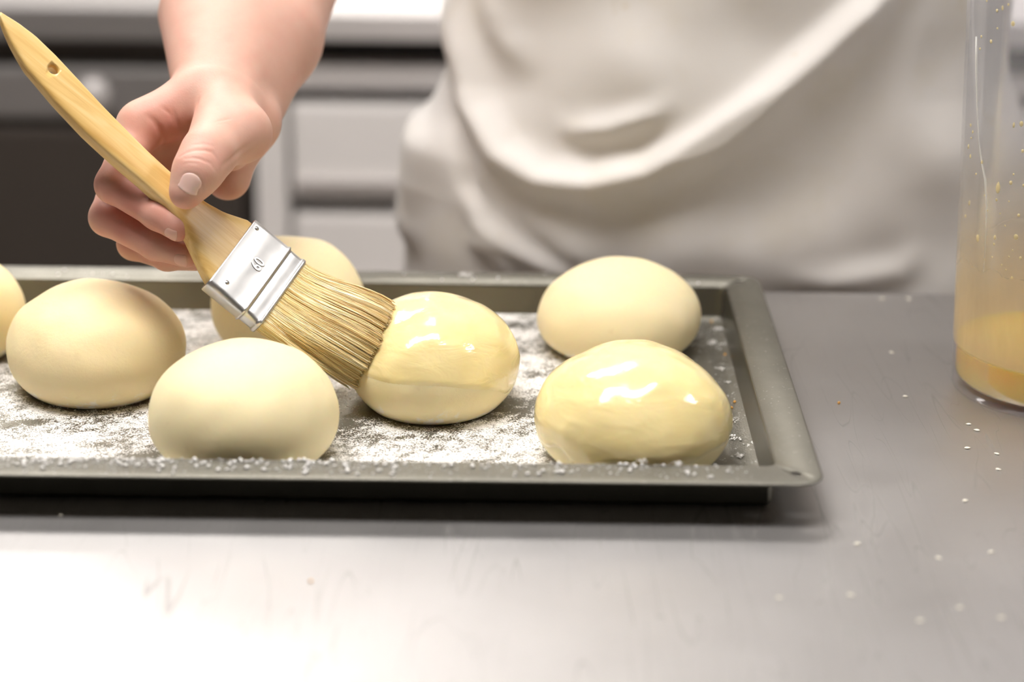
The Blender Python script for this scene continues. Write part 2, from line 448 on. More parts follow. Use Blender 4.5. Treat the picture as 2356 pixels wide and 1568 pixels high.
def fridge(xa, xb):
    e = empty('undercounter_oven', ((xa + xb) / 2, YB + 300, Z0))
    tag(e, 'dark brown steel undercounter appliance behind the brush handle', 'appliance')
    zt = zpx(95)
    o = mesh('body', *box(xa, xb, YB + 30, YK - 30, Z0 + 100, zt), MT['dark'], e, False)
    o = mesh('top_slab', *box(xa, xb + 4, YB - 12, YK - 5, zt, zpx(20)), MT['grey'], e, False); bevel(o, 3)
    o = mesh('control_panel', *box(xa + 20, xb - 60, YB + 4, YB + 30, zpx(285), zpx(165)), MT['grey'], e, False); bevel(o, 6)
    for x in (xa + 150, xa + 300, xb - 170):
        V, Fc = lathe([(0.5, 0), (20, 0), (18, 14), (0.5, 14)], (0, 0, 0), 24, True)
        V = np.stack([V[:, 0] + x, YB + 4 - V[:, 2], V[:, 1] + (zpx(285) + zpx(165)) / 2], 1)
        mesh('knob', V, Fc, MT['steel'], o)
    d = mesh('door', *box(xa + 10, xb - 10, YB + 2, YB + 30, Z0 + 140, zpx(305)), MT['dark'], e, False); bevel(d, 5)
    V, Fc = boxes([(x, x + 50, y, y + 50, Z0, Z0 + 100) for x in (xa, xb - 50) for y in (YB + 50, YK - 100)])
    for k in range(4): mesh('foot', np.array(V)[k * 8:k * 8 + 8], Fc[:6], MT['gap'], e, False)
fridge(XS - 900, XS - 8)

tc = empty('added_dark_cabinet', (1500, 2500, Z0)); tag(tc, 'tall dark cabinet added out of view to darken the table reflection', 'cabinet')  # unseen dark cabinet, added to darken the right of the table reflection
o = mesh('body', *box(1930, 2900, YB + 30, YK - 10, Z0 + 80, 1200), MT['dark'], tc, False)
for xa in (1935, 2420):
    d = mesh('door', *box(xa, xa + 475, YB + 5, YB + 28, Z0 + 100, 1190), MT['dark'], tc, False); bevel(d, 4)
    mesh('handle', *box(xa + 430 if xa < 2000 else xa + 25, xa + 450 if xa < 2000 else xa + 45, YB - 25, YB + 4, -100, 150), MT['steel'], d, False)
mesh('plinth', *box(1940, 2890, YB + 60, YK - 20, Z0, Z0 + 80), MT['gap'], tc, False)

# ------------------------------------------------------------------ work table
TE = 1452
tb = empty('work_table', (100, 900, Z0)); tag(tb, 'scratched stainless steel work table under the baking tray', 'table')
o = mesh('table_top', *box(-1100, 1100, 250, TE, -40, 0), MT['table'], tb, False); bevel(o, 1.5)
for x in (-1060, 1010):
    for y in (290, 1360):
        mesh('leg', *box(x, x + 50, y, y + 50, Z0, -40), MT['steel'], tb, False)

# ------------------------------------------------------------------ baking tray
TX0, TX1, TY0, TY1 = -466.0, 172.7, 1056.5, 1413.5
FLG, TZ, FZ = 24.0, 25.5, 2.5
dens_n1, dens_n2, dens_n3 = Noise(3, 60, 2), Noise(5, 22, 2), Noise(9, 9, 2)
BUNS = [  # name key, x, y, radius, height, glazed
    ('front_left', -156.0, 1141.0, 54.5, 68.0), ('center', -48.4, 1229.6, 53.7, 66.4), ('front_right', 71.3, 1143.5, 56.9, 66.8),
    ('back_right', 71.4, 1331.0, 54.6, 57.6), ('left', -262.9, 1250.0, 56.8, 64.8), ('behind', -149.6, 1331.0, 51.5, 71.2), ('far', -370.4, 1307.0, 50.0, 66.9)]
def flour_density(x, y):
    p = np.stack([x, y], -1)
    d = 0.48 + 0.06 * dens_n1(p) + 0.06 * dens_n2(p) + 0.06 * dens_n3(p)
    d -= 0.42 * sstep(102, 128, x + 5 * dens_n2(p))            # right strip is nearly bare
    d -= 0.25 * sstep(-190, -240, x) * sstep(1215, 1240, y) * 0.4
    for k, bx, by, R, H in BUNS:                          # density lowered, darkening the tray floor close round a bun
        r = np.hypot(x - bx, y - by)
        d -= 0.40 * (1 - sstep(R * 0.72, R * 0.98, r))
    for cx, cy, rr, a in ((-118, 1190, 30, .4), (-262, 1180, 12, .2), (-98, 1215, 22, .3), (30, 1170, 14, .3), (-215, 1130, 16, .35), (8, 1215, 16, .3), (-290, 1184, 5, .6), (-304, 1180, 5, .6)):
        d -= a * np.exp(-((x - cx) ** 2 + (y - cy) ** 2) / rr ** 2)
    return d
tray = empty('baking_tray', ((TX0 + TX1) / 2, (TY0 + TY1) / 2, 0))
tag(tray, 'dark grey metal baking tray dusted with flour on the steel table', 'tray')
fx0, fx1, fy0, fy1 = TX0 + FLG + 4, TX1 - FLG - 4, TY0 + FLG + 4, TY1 - FLG - 4   # floor outline
nx, ny = 300, 165
xs, ys = np.linspace(fx0, fx1, nx), np.linspace(fy0, fy1, ny)
gx, gy = np.meshgrid(xs, ys, indexing='ij')
edge = np.minimum.reduce([gx - fx0, fx1 - gx, gy - fy0, fy1 - gy])
gz = FZ + 1.6 * np.exp(-(edge / 3.0) ** 2) + 0.5 * np.exp(-((edge - 14) / 2.5) ** 2)
V = np.stack([gx, gy, gz], -1).reshape(-1, 3)
Fc = [(i * ny + j, (i + 1) * ny + j, (i + 1) * ny + j + 1, i * ny + j + 1) for i in range(nx - 1) for j in range(ny - 1)]
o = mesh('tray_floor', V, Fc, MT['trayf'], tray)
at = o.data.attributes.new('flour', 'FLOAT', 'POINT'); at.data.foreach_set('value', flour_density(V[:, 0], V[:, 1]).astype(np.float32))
def rrect(x0, x1, y0, y1, r, n=8, ex=0.0):
    pts = []
    for cx, cy, a0 in ((x1 - r, y0 + r, -90), (x1 - r, y1 - r, 0), (x0 + r, y1 - r, 90), (x0 + r, y0 + r, 180)):
        for i in range(n + 1):
            a = math.radians(a0 + 90 * i / n); pts.append((cx + r * math.cos(a), cy + r * math.sin(a)))
    return np.array(pts)
def ring3(xy, z): return np.column_stack([xy, np.full(len(xy), z)])
def inset(d, r, z): return ring3(rrect(TX0 + d, TX1 - d, TY0 + d, TY1 - d, r), z)
# walls: inside face up to the rounded rim edge, outside face down to the underside
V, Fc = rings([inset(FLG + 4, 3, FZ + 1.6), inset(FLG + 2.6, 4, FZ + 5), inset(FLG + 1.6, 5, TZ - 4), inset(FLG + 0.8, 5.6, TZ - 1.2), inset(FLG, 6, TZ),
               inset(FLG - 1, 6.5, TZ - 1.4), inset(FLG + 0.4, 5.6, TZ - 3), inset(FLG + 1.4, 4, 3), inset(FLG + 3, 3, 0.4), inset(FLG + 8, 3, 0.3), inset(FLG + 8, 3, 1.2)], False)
mesh('tray_wall', V, flip(Fc), MT['traywall_shaded'], tray)
# flange with a hole near each corner
HR = 2.9
rm_V, rm_F = rings([inset(0.0, 15, TZ - 1.3), inset(-0.2, 15, TZ - 0.7), inset(0.3, 14.7, TZ - 0.1), inset(1.5, 14, TZ), inset(FLG, 6, TZ),
                    inset(FLG, 6, TZ - 1.2), inset(1.5, 14, TZ - 1.2), inset(0.0, 15, TZ - 1.3)], False)
rim = mesh('tray_rim', rm_V, flip(rm_F), MT['tray'], tray)
def outward(o):
    bm = bmesh.new(); bm.from_mesh(o.data); bmesh.ops.recalc_face_normals(bm, faces=bm.faces); bm.to_mesh(o.data); bm.free()
def bool_cut(o, cutters):
    for q in [o] + cutters: outward(q)
    for c in cutters:
        md = o.modifiers.new('cut', 'BOOLEAN'); md.object = c; md.operation = 'DIFFERENCE'; md.solver = 'EXACT'
    dg = bpy.context.evaluated_depsgraph_get(); dg.update()
    nm = bpy.data.meshes.new_from_object(o.evaluated_get(dg))
    o.modifiers.clear(); o.data = nm
    for c in cutters: bpy.data.objects.remove(c)
cut = []
for x, y in ((TX1 - 14.5, TY0 + 14.5), (TX0 + 14.5, TY0 + 14.5), (TX1 - 14.5, TY1 - 14.5), (TX0 + 14.5, TY1 - 14.5)):
    cut.append(mesh('cutter', *lathe([(HR, -8), (HR, 8)], (x, y, TZ), 20, True), None))
bool_cut(rim, cut)

# ------------------------------------------------------------------ dough buns
def bun_fn(i, R, H):
    n1, n2 = Noise(20 + i, 75), Noise(60 + i, 28)
    amp = 1.0
    ecc, ph = 0.02, i * 1.3
    def f(a, t):
        """a angle, t 0 (contact edge) .. 1 (top)"""
        ze = 0.36 * H; lo = t < 0.35
        tl = np.clip(t / 0.35, 0, 1); tu = np.clip((t - 0.35) / 0.65, 0, 1) * np.pi / 2
        z = np.where(lo, ze * tl, ze + (H - ze) * np.sin(tu))
        r = np.where(lo, R * (1 - .22 * np.clip(1 - tl, 0, 1) ** 2.4), R * np.clip(1 - np.sin(tu) ** 1.98, 0, 1) ** (1 / 1.98))
        r = r * (1 + ecc * np.cos(2 * (a - ph)))
        p = np.stack([r * np.cos(a), r * np.sin(a), z], -1)
        nr = p / np.maximum(np.linalg.norm(p, axis=-1, keepdims=True), 1e-6)
        k = sstep(0.0, 0.15, t)
        return p + nr * ((0.6 * n1(p) + 0.2 * n2(p)) * k * amp)[..., None]
    return f
def bun_mesh(name, key, i, x, y, R, H, mat, parent):
    f = bun_fn(i, R, H)
    na, nt = 112, 56
    a = np.linspace(0, 2 * np.pi, na, endpoint=False)
    tt = np.concatenate([np.linspace(0, 1, nt)])
    RR = [np.stack([0.5 * R * np.cos(a), 0.5 * R * np.sin(a), np.zeros(na)], -1)] + [f(a, np.full(na, t)) for t in tt[:-1]]
    V, Fc = rings(RR, True)
    top = f(np.array([0.0]), np.array([0.9999]))[0]; top[:2] = 0
    V = np.concatenate([V, [top]]); Fc.pop(); k = len(RR) - 1
    Fc += [(k * na + j, k * na + (j + 1) % na, len(V) - 1) for j in range(na)]
    return mesh(name, V + [x, y, FZ + 0.6], Fc, mat, parent), f
LAB = {'front_left': 'unglazed pale dough bun in the front row below the brush bristles', 'center': 'dough bun being brushed, half coated with shiny egg wash',
       'front_right': 'glossy egg-washed dough bun in the front corner of the tray by its right rim', 'back_right': 'unglazed dough bun with floury underside in the back right of the tray',
       'left': 'large unglazed dough bun under the hand, shaded on its right side', 'behind': 'unglazed dough bun partly hidden behind the brush ferrule',
       'far': 'unglazed dough bun cut off by the left edge of the photo'}
bun_objs = {}
TINT = [(0.91, 0.79, 0.49), (0.91, 0.775, 0.46), (0.91, 0.775, 0.46), (0.91, 0.78, 0.48), (0.87, 0.72, 0.42), (0.91, 0.78, 0.48), (0.88, 0.74, 0.42)]
for i, (key, x, y, R, H) in enumerate(BUNS):
    e = empty('dough_bun', (x, y, FZ + 0.6)); tag(e, LAB[key], 'dough bun', 'dough buns on the tray')
    b, f = bun_mesh('dough', key, i, x, y, R, H, mat_dough('dough_' + key, TINT[i]), e)
    bun_objs[key] = b
    if key in ('center', 'front_right'):
        na, nt = 150, 50
        a = np.linspace(0, 2 * np.pi, na, endpoint=False)
        nz = Noise(90 + i, 1.9, 2, 8); nw = Noise(33 + i, 16)
        cs = np.stack([np.cos(a), np.sin(a)], -1)
        if key == 'center':
            tb_ = 0.36 + 0.03 * nz(cs) + 0.05 * np.cos(a - math.radians(200)) - 0.14 * np.exp(-((np.degrees(a) - 335) / 16) ** 2)
        else:
            tb_ = 0.27 + 0.05 * nz(cs * 2) - 0.13 * np.exp(-((np.degrees(a) - 232) / 9) ** 2) - 0.08 * np.exp(-((np.degrees(a) - 300) / 14) ** 2)
        RR = []
        for s_ in np.linspace(0, 1, nt)[:-1]:
            t = tb_ + (1 - tb_) * s_
            p = f(a, t); nr = p - [0, 0, 0.35 * H]; nr /= np.linalg.norm(nr, axis=-1, keepdims=True)
            th = -0.12 + 0.55 * sstep(0, 0.06, s_) + 0.15 * math.exp(-((s_ - 0.05) / 0.03) ** 2) + 0.10 * nw(p) * min(1, s_ * 12)
            RR.append(p + nr * np.asarray(th)[..., None])
        V, Fc = rings(RR, False)
        top = RR[-1].mean(0); V = np.concatenate([V, [top]]); k = len(RR) - 1
        Fc += [(k * na + j, k * na + (j + 1) % na, len(V) - 1) for j in range(na)]
        o = mesh('egg_wash', V + [x, y, FZ + 0.6], Fc, MT['egg'], e); o['label'] = 'shiny yellow egg wash coat'

# ------------------------------------------------------------------ loose flour on the tray
def grains(name, pts, size, mat, parent):
    base = np.array([(1, 0, 0), (-1, 0, 0), (0, 1, 0), (0, -1, 0), (0, 0, 1), (0, 0, -.6)], float)
    bf = np.array([(0, 2, 4), (2, 1, 4), (1, 3, 4), (3, 0, 4), (2, 0, 5), (1, 2, 5), (3, 1, 5), (0, 3, 5)])
    N = len(pts); ang = RNG.uniform(0, 6.28, N); sx = size * RNG.uniform(0.8, 1.5, N); sy = size * RNG.uniform(0.7, 1.1, N); sz = size * RNG.uniform(0.5, 0.9, N)
    b = base[None] * np.stack([sx, sy, sz], -1)[:, None]
    c, s_ = np.cos(ang)[:, None], np.sin(ang)[:, None]
    V = np.stack([b[..., 0] * c - b[..., 1] * s_, b[..., 0] * s_ + b[..., 1] * c, b[..., 2]], -1) + pts[:, None]
    Fc = (bf[None] + 6 * np.arange(N)[:, None, None]).reshape(-1, 3)
    o = mesh(name, V.reshape(-1, 3), Fc, mat, parent); o['kind'] = 'stuff'; return o
N = 130000
px_, py_ = RNG.uniform(fx0 + 3, fx1 - 2, N), RNG.uniform(fy0 + 2, fy1 - 2, N)
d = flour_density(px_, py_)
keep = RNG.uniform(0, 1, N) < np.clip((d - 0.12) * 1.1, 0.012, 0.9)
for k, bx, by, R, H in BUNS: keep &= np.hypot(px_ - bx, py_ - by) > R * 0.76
px_, py_ = px_[keep], py_[keep]
sz = 0.22 + 0.55 * RNG.uniform(0, 1, len(px_)) ** 4
fl = empty('loose_flour', ((TX0 + TX1) / 2, (TY0 + TY1) / 2, FZ)); tag(fl, 'white flour scattered over the floor and rim of the baking tray', 'flour', kind='stuff')
grains('flour_grains', np.stack([px_, py_, FZ + sz * 0.35], -1), sz, MT['flour'], fl)
# clumps on the front rim and a few on the back rim
N = 420
rx = np.concatenate([RNG.uniform(TX0 + 20, -190, 1500), RNG.normal(-120, 60, 700), RNG.normal(60, 50, 350), RNG.uniform(TX0 + 20, 140, 90)])
ry = np.concatenate([TY0 + FLG - np.abs(RNG.normal(0, 9, 2550)), RNG.uniform(TY1 - FLG, TY1 - 3, 90)])
m_ = (rx < 140) & (ry > TY0 + 2); rx, ry = rx[m_], ry[m_]
sz = 0.25 + 1.6 * RNG.uniform(0, 1, len(rx)) ** 6
grains('flour_clumps', np.stack([rx, ry, TZ + sz * 0.35], -1), sz, MT['flour'], fl)
# bigger soft lumps in the far corner by the brush and at the right wall
lumps = [(G(455, 712, FZ), 4.0), (G(1070, 634, TZ), 3.5), (G(1690, 1010, FZ), 3.2), (G(1700, 1050, FZ), 3.0), (G(1660, 850, FZ), 2.0), (G(1675, 880, FZ), 1.6), (G(1730, 1025, FZ), 2.6),
         (G(1210, 800, FZ), 2.2), (G(1655, 760, FZ), 3.0), (G(1640, 790, FZ), 2.6), (G(1685, 968, FZ), 2.2), (G(600, 1060, TZ), 1.8), (G(1560, 1068, TZ), 2.3), (G(1480, 1062, TZ), 2.0), (G(1635, 1098, TZ), 1.6)]
pts, szs = [], []
for c, r in lumps:
    for _ in range(30):
        q = RNG.normal(0, r * 0.55, 3); q[2] = abs(q[2]) * 0.35; pts.append(c + q + [0, 0, 0.3]); szs.append(r * RNG.uniform(0.12, 0.35))
grains('flour_lumps', np.array(pts), np.array(szs), MT['flour'], fl)

# ------------------------------------------------------------------ pastry brush
def cam2w(v): return RI * v[0] + UP * v[1] - FW * v[2]
_a = np.array([.751, -.630, -.2]); _a /= np.linalg.norm(_a)
_w = np.array([-.415, -.685, .6]); _w -= _a * (_a @ _w); _w /= np.linalg.norm(_w)
BA, BW, BN = cam2w(_a), cam2w(_w), cam2w(np.cross(_w, _a))
BQ = P(593, 628, 1285)
def B(s, t, h): return BQ + np.multiply.outer(s, BA) + np.multiply.outer(t, BW) + np.multiply.outer(h, BN)
brush = empty('pastry_brush', BQ); tag(brush, 'flat wooden-handled pastry brush held in the hand', 'brush')
su = [-215, -203, -191, -175, -155, -134, -112, -96, -81, -60, -50, -38, -24, -10]
tu = [-28.5, -31.2, -32.2, -30.8, -27.7, -24.2, -21.5, -19.6, -18.6, -17.6, -18.2, -21.2, -28.0, -28.4]
sl = [-215, -208, -198, -182, -157, -132, -108, -88, -67, -57, -46, -31, -20, -10]
tl = [-26.5, -22, -16.4, -9.5, -4.3, -0.8, 0.5, 0.7, 1.8, 4.5, 9.6, 18.9, 25.2, 25.6]
ss = np.concatenate([np.linspace(-215, -205, 7), np.linspace(-202, -12, 64)])
R = []; GC = []
NC = 32; ca = np.linspace(0, 2 * np.pi, NC, endpoint=False)
for s in ss:
    u, l = np.interp(s, su, tu), np.interp(s, sl, tl)
    th = np.interp(s, [-215, -205, -190, -120, -60, -30, -12], [4, 6.5, 8.5, 11, 12.0, 12.0, 11.4])
    hw, ht = (l - u) / 2, th / 2
    e = 0.40
    tt = (u + l) / 2 + hw * np.sign(np.cos(ca)) * np.abs(np.cos(ca)) ** e
    hh = -0.4 - ht + ht * np.sign(np.sin(ca)) * np.abs(np.sin(ca)) ** e
    R.append(B(np.full(NC, s), tt, hh)); GC.append(np.stack([np.full(NC, s), tt, hh], -1))
V, Fc = rings(R)
handle = mesh('handle', V, Fc, MT['wood'], brush)
hs, ht_ = -170.2, -20.7
cc = np.stack([np.full(24, hs), np.full(24, ht_)], -1) + 3.6 * np.stack([np.cos(np.linspace(0, 6.283, 24, endpoint=False)), np.sin(np.linspace(0, 6.283, 24, endpoint=False))], -1)
V, Fc = rings([B(cc[:, 0], cc[:, 1], np.full(24, -25.0)), B(cc[:, 0], cc[:, 1], np.full(24, 10.0))])
bool_cut(handle, [mesh('cutter', V, Fc, None)])
me = handle.data
if not me.materials: me.materials.append(MT['wood'])
co = np.empty(len(me.vertices) * 3); me.vertices.foreach_get('co', co); co = co.reshape(-1, 3) / MM
gco = np.stack([co @ BA, co @ BW, co @ BN], -1).astype(np.float32)
at = me.attributes.new('gco', 'FLOAT_VECTOR', 'POINT'); at.data.foreach_set('vector', gco.ravel())
# ferrule
FC0, FHW, FTH = -1.6, 29.8, 13.0
def rr_section(s, ins, n=7):
    pts = rrect(FC0 - FHW + ins, FC0 + FHW - ins, -FTH + ins, -ins, 3.6, n)
    return B(np.full(len(pts), s), pts[:, 0], pts[:, 1])
prof = [(-20.5, 1.4), (-20.8, 0.7), (-20.4, 0.15), (-19.5, 0.0), (-12, 0), (5.6, 0), (6.3, -0.5), (7.2, -0.6), (7.9, -0.1), (8.4, 0.35), (9.2, 0.4), (16.6, 0.4), (17.2, 0.1), (18.2, -0.3), (19.6, -0.2), (20.2, 0.2), (20.3, 0.9), (19, 1.3)]
V, Fc = rings([rr_section(s, i) for s, i in prof], False)
fer = mesh('ferrule', V, flip(Fc), MT['tin'], brush); fer['label'] = 'shiny metal ferrule stamped 60'
for s, t in ((-16.6, -25.2), (-11.5, 19.5)):
    V, Fc = lathe([(0.05, 0.75), (0.8, 0.6), (1.25, 0.25), (1.4, 0.02), (2.2, 0.02), (2.6, -0.3)], (0, 0, 0), 20, False)
    mesh('nail_head', B(V[:, 0] + s, V[:, 1] + t, V[:, 2]), Fc, MT['tin'], fer)
    V, Fc = lathe([(1.5, 0.06), (2.3, 0.06)], (0, 0, 0), 20, False)
    mesh('nail_hole', B(V[:, 0] + s, V[:, 1] + t, V[:, 2]), Fc, MT['dark_hole'], fer)
cu = bpy.data.curves.new('stamp', 'FONT'); cu.body = '60'; cu.size = 10.5; cu.extrude = 0.12; cu.bevel_depth = 0.28; cu.bevel_resolution = 2; cu.align_x = 'CENTER'; cu.align_y = 'CENTER'
to = bpy.data.objects.new('stamp', cu); COL.objects.link(to)
dg = bpy.context.evaluated_depsgraph_get(); dg.update()
tm = bpy.data.meshes.new_from_object(to.evaluated_get(dg)); bpy.data.objects.remove(to)
tv = np.array([v.co[:] for v in tm.vertices]); tf = [tuple(p.vertices) for p in tm.polygons]
mesh('stamped_number', B(-3.0 - tv[:, 1], -5.0 - tv[:, 0] * 0.8, tv[:, 2] + 0.1), tf, MT['tin'], fer)

# bristles: every strand bends from the ferrule to the surface of the bun being brushed
bme = bun_objs['center']; off = np.array(bme.parent.location) / MM
bV = np.array([v.co[:] for v in bme.data.vertices]) / MM + off
bvh = BVHTree.FromPolygons([Vector(v) for v in bV], [tuple(p.vertices) for p in bme.data.polygons])
def tip_on_bun(px, py):
    D = P(px, py, 1.0) - CAM; D /= np.linalg.norm(D)
    h = bvh.ray_cast(Vector(CAM), Vector(D))
    if h[0] is None:
        q = CAM + D * 1290 / (D @ FW); h = bvh.find_nearest(Vector(q))
        return np.array(h[0]), np.array(h[1])
    return np.array(h[0]), np.array(h[1])
NB, NCL = 5000, 64
tipu = np.linspace(0, 1, 80); tips = []
for u in tipu:
    x = np.interp(u, [0, .18, .5, .8, 1], [908, 893, 868, 838, 800]); y = np.interp(u, [0, .18, .5, .8, 1], [702, 735, 800, 852, 890])
    tips.append(tip_on_bun(x, y))
TPp, TPn = np.array([t[0] for t in tips]), np.array([t[1] for t in tips])
clump_u = np.sort(RNG.uniform(0, 1, NCL)); clump_off = RNG.normal(0, 1, (NCL, 3)); clump_sh = RNG.uniform(-0.16, 0.16, NCL); clump_len = RNG.normal(0, 2.2, NCL)
VV, FF, SH = [], [], []
K = 9
for i in range(NB):
    u0 = RNG.uniform(0.015, 0.985); h0 = RNG.uniform(0.06, 0.94) if RNG.uniform() < 0.6 else RNG.uniform(0.0, 0.18)
    p0 = B(17.5, FC0 - FHW + 1.6 + u0 * (2 * FHW - 3.2), -1.2 - h0 * (FTH - 2.4))
    uu = np.clip(u0 + RNG.normal(0, 0.012), 0, 1)
    ci = int(np.argmin(np.abs(clump_u + RNG.normal(0, 0.015) - uu)))
    ut = np.clip(uu * 0.5 + clump_u[ci] * 0.5, 0, 1)
    tp = np.array([np.interp(ut, tipu, TPp[:, k]) for k in range(3)]); tn = np.array([np.interp(ut, tipu, TPn[:, k]) for k in range(3)])
    tp = tp + tn * (0.4 + (1 - h0) * 2.6) + RNG.normal(0, 0.5, 3) + clump_off[ci] * 0.5
    ext_d = (tp - p0) - tn * ((tp - p0) @ tn); ext_d /= np.linalg.norm(ext_d)
    tp = tp + ext_d * np.clip(clump_len[ci] * 0.7 + RNG.normal(0, 1.3), -4, 3.0)
    p1 = p0 + BA * 20 + RNG.normal(0, 0.5, 3)
    dd = tp - p0; p2 = tp - (dd / np.linalg.norm(dd) * 0.65 + BA * 0.35) * 20 + tn * (1.5 + 3 * (1 - h0))
    T = np.linspace(0, 1, K)[:, None]
    c = (1 - T) ** 3 * p0 + 3 * (1 - T) ** 2 * T * p1 + 3 * (1 - T) * T ** 2 * p2 + T ** 3 * tp
    tang = np.gradient(c, axis=0); tang /= np.linalg.norm(tang, axis=1, keepdims=True)
    s1 = np.cross(tang, BN); s1 /= np.linalg.norm(s1, axis=1, keepdims=True); s2 = np.cross(tang, s1)
    r0 = RNG.uniform(0.16, 0.30); rad = r0 * np.linspace(1, 0.55, K)[:, None]
    base = len(VV) * 3 * K
    VV.append(np.stack([c + rad * s1, c + rad * (-0.5 * s1 + 0.87 * s2), c + rad * (-0.5 * s1 - 0.87 * s2)], 1).reshape(-1, 3))
    SH.append(np.repeat(np.clip(0.60 + clump_sh[ci] + RNG.normal(0, 0.20) - 0.18 * np.linspace(0, 1, K) ** 4 * (1 if RNG.uniform() < .6 else 0), 0, 1), 3))
    for k in range(K - 1):
        for j in range(3):
            FF.append((base + k * 3 + j, base + k * 3 + (j + 1) % 3, base + (k + 1) * 3 + (j + 1) % 3, base + (k + 1) * 3 + j))
o = mesh('bristles', np.concatenate(VV), FF, MT['bristle'], brush); o['kind'] = 'stuff'; o['label'] = 'golden natural bristles wet with egg'
at = o.data.attributes.new('shade', 'FLOAT', 'POINT'); at.data.foreach_set('value', np.concatenate(SH).astype(np.float32))

# ------------------------------------------------------------------ person: arm and hand as one distance field
def smin(a, b, k):
    h = np.maximum(k - np.abs(a - b), 0) / k
    return np.minimum(a, b) - h * h * k * 0.25
def surface_nets(Fd, org, h):
    ins = Fd < 0
    nx, ny, nz = Fd.shape
    cnt = np.zeros((nx - 1, ny - 1, nz - 1), np.uint8)
    for dx in (0, 1):
        for dy in (0, 1):
            for dz in (0, 1):
                cnt += ins[dx:nx - 1 + dx, dy:ny - 1 + dy, dz:nz - 1 + dz]
    cells = np.argwhere((cnt > 0) & (cnt < 8))
    idx = np.full((nx - 1, ny - 1, nz - 1), -1, np.int32); idx[tuple(cells.T)] = np.arange(len(cells))
    acc = np.zeros((len(cells), 3)); num = np.zeros(len(cells))
    cor = [np.array(c) for c in ((0, 0, 0), (1, 0, 0), (0, 1, 0), (1, 1, 0), (0, 0, 1), (1, 0, 1), (0, 1, 1), (1, 1, 1))]
    val = [Fd[tuple((cells + c).T)] for c in cor]
    for i in range(8):
        for j in range(i + 1, 8):
            if np.abs(cor[i] - cor[j]).sum() != 1: continue
            m_ = (val[i] < 0) != (val[j] < 0)
            t = val[i][m_] / (val[i][m_] - val[j][m_])
            acc[m_] += cor[i] + t[:, None] * (cor[j] - cor[i]); num[m_] += 1
    V = org + h * (cells + acc / num[:, None])
    Q = []
    for ax in range(3):
        sl0 = [slice(None)] * 3; sl1 = [slice(None)] * 3; sl0[ax] = slice(0, -1); sl1[ax] = slice(1, None)
        a_, b_ = ins[tuple(sl0)], ins[tuple(sl1)]
        e = np.argwhere(a_ != b_); e = e[(e > 0).all(1) | True]
        o1, o2 = [(1, 2), (2, 0), (0, 1)][ax]
        ok = (e[:, o1] > 0) & (e[:, o2] > 0) & (e[:, o1] < Fd.shape[o1] - 1) & (e[:, o2] < Fd.shape[o2] - 1); e = e[ok]
        d1 = np.zeros(3, int); d1[o1] = 1; d2 = np.zeros(3, int); d2[o2] = 1
        q = np.stack([idx[tuple((e - d1 - d2).T)], idx[tuple((e - d2).T)], idx[tuple(e.T)], idx[tuple((e - d1).T)]], 1)
        fl_ = ~a_[tuple(e.T)]
        q[fl_] = q[fl_][:, ::-1]
        Q.append(q)
    return V, np.concatenate(Q)

# joints: (px, py, depth mm) -> world
J = lambda px, py, d: P(px, py, d)
PR = {'arm': [], 'thumb': [], 'index': [], 'middle': [], 'ring': [], 'little': []}
def cap(g, a, b, r0, r1): PR[g].append((np.array(a), np.array(b), r0, r1))
elbow = np.array([-172.0, 1560.0, 268.0])
cap('arm', J(512, 236, 1340), J(556, 0, 1425), 27, 45); cap('arm', J(556, 0, 1425), elbow, 45, 50)
cap('arm', J(470, 215, 1335), J(470, 40, 1400), 17, 30)
cap('arm', J(575, 270, 1362), J(625, 90, 1405), 19, 31); cap('arm', J(625, 90, 1405), elbow + [25, 0, 0], 31, 42)
cap('arm', J(478, 243, 1332), J(318, 298, 1318), 16.5, 13)        # index metacarpal
cap('arm', J(440, 222, 1328), J(330, 275, 1318), 10.5, 11)
cap('arm', J(500, 262, 1350), J(300, 345, 1346), 15, 12.5)        # middle metacarpal
cap('arm', J(520, 290, 1362), J(315, 415, 1362), 14, 11.5)        # ring metacarpal
cap('arm', J(535, 320, 1366), J(352, 478, 1364), 14, 11)          # little metacarpal
cap('arm', J(552, 300, 1358), J(524, 408, 1348), 16, 14.5)        # heel of the hand
cap('arm', J(585, 285, 1345), J(530, 345, 1318), 15, 13)        # ball of the thumb
cap('thumb', J(525, 245, 1330), J(556, 305, 1303), 17, 16.5)
cap('thumb', J(556, 305, 1303), J(478, 362, 1272), 16, 12.2)
cap('thumb', J(507, 252, 1316), J(472, 345, 1274), 15, 12.4)
cap('thumb', J(478, 362, 1272), J(452, 398, 1262), 12.8, 12.2)
cap('thumb', J(452, 398, 1262), J(427, 444, 1259), 12.2, 9.6)
cap('index', J(322, 296, 1318), J(262, 425, 1296), 13.2, 11.2)
cap('index', J(262, 425, 1296), J(362, 492, 1283), 11.2, 9.4)
cap('index', J(362, 492, 1283), J(409, 524, 1279), 9.4, 8.3)
cap('middle', J(300, 345, 1346), J(248, 500, 1314), 12.5, 11.2)
cap('middle', J(248, 500, 1314), J(358, 562, 1298), 11.2, 9.4)
cap('middle', J(358, 562, 1298), J(428, 586, 1290), 9.2, 8.0)
cap('ring', J(315, 415, 1362), J(308, 560, 1330), 11.5, 10)
cap('ring', J(308, 560, 1330), J(385, 588, 1316), 10, 9)
cap('ring', J(385, 588, 1316), J(448, 594, 1306), 9, 7.8)
cap('little', J(352, 478, 1364), J(372, 560, 1346), 10.5, 9)
cap('little', J(372, 560, 1346), J(440, 570, 1330), 9, 7.5)
KG = {'arm': 14, 'thumb': 11, 'index': 4, 'middle': 4, 'ring': 4, 'little': 4}
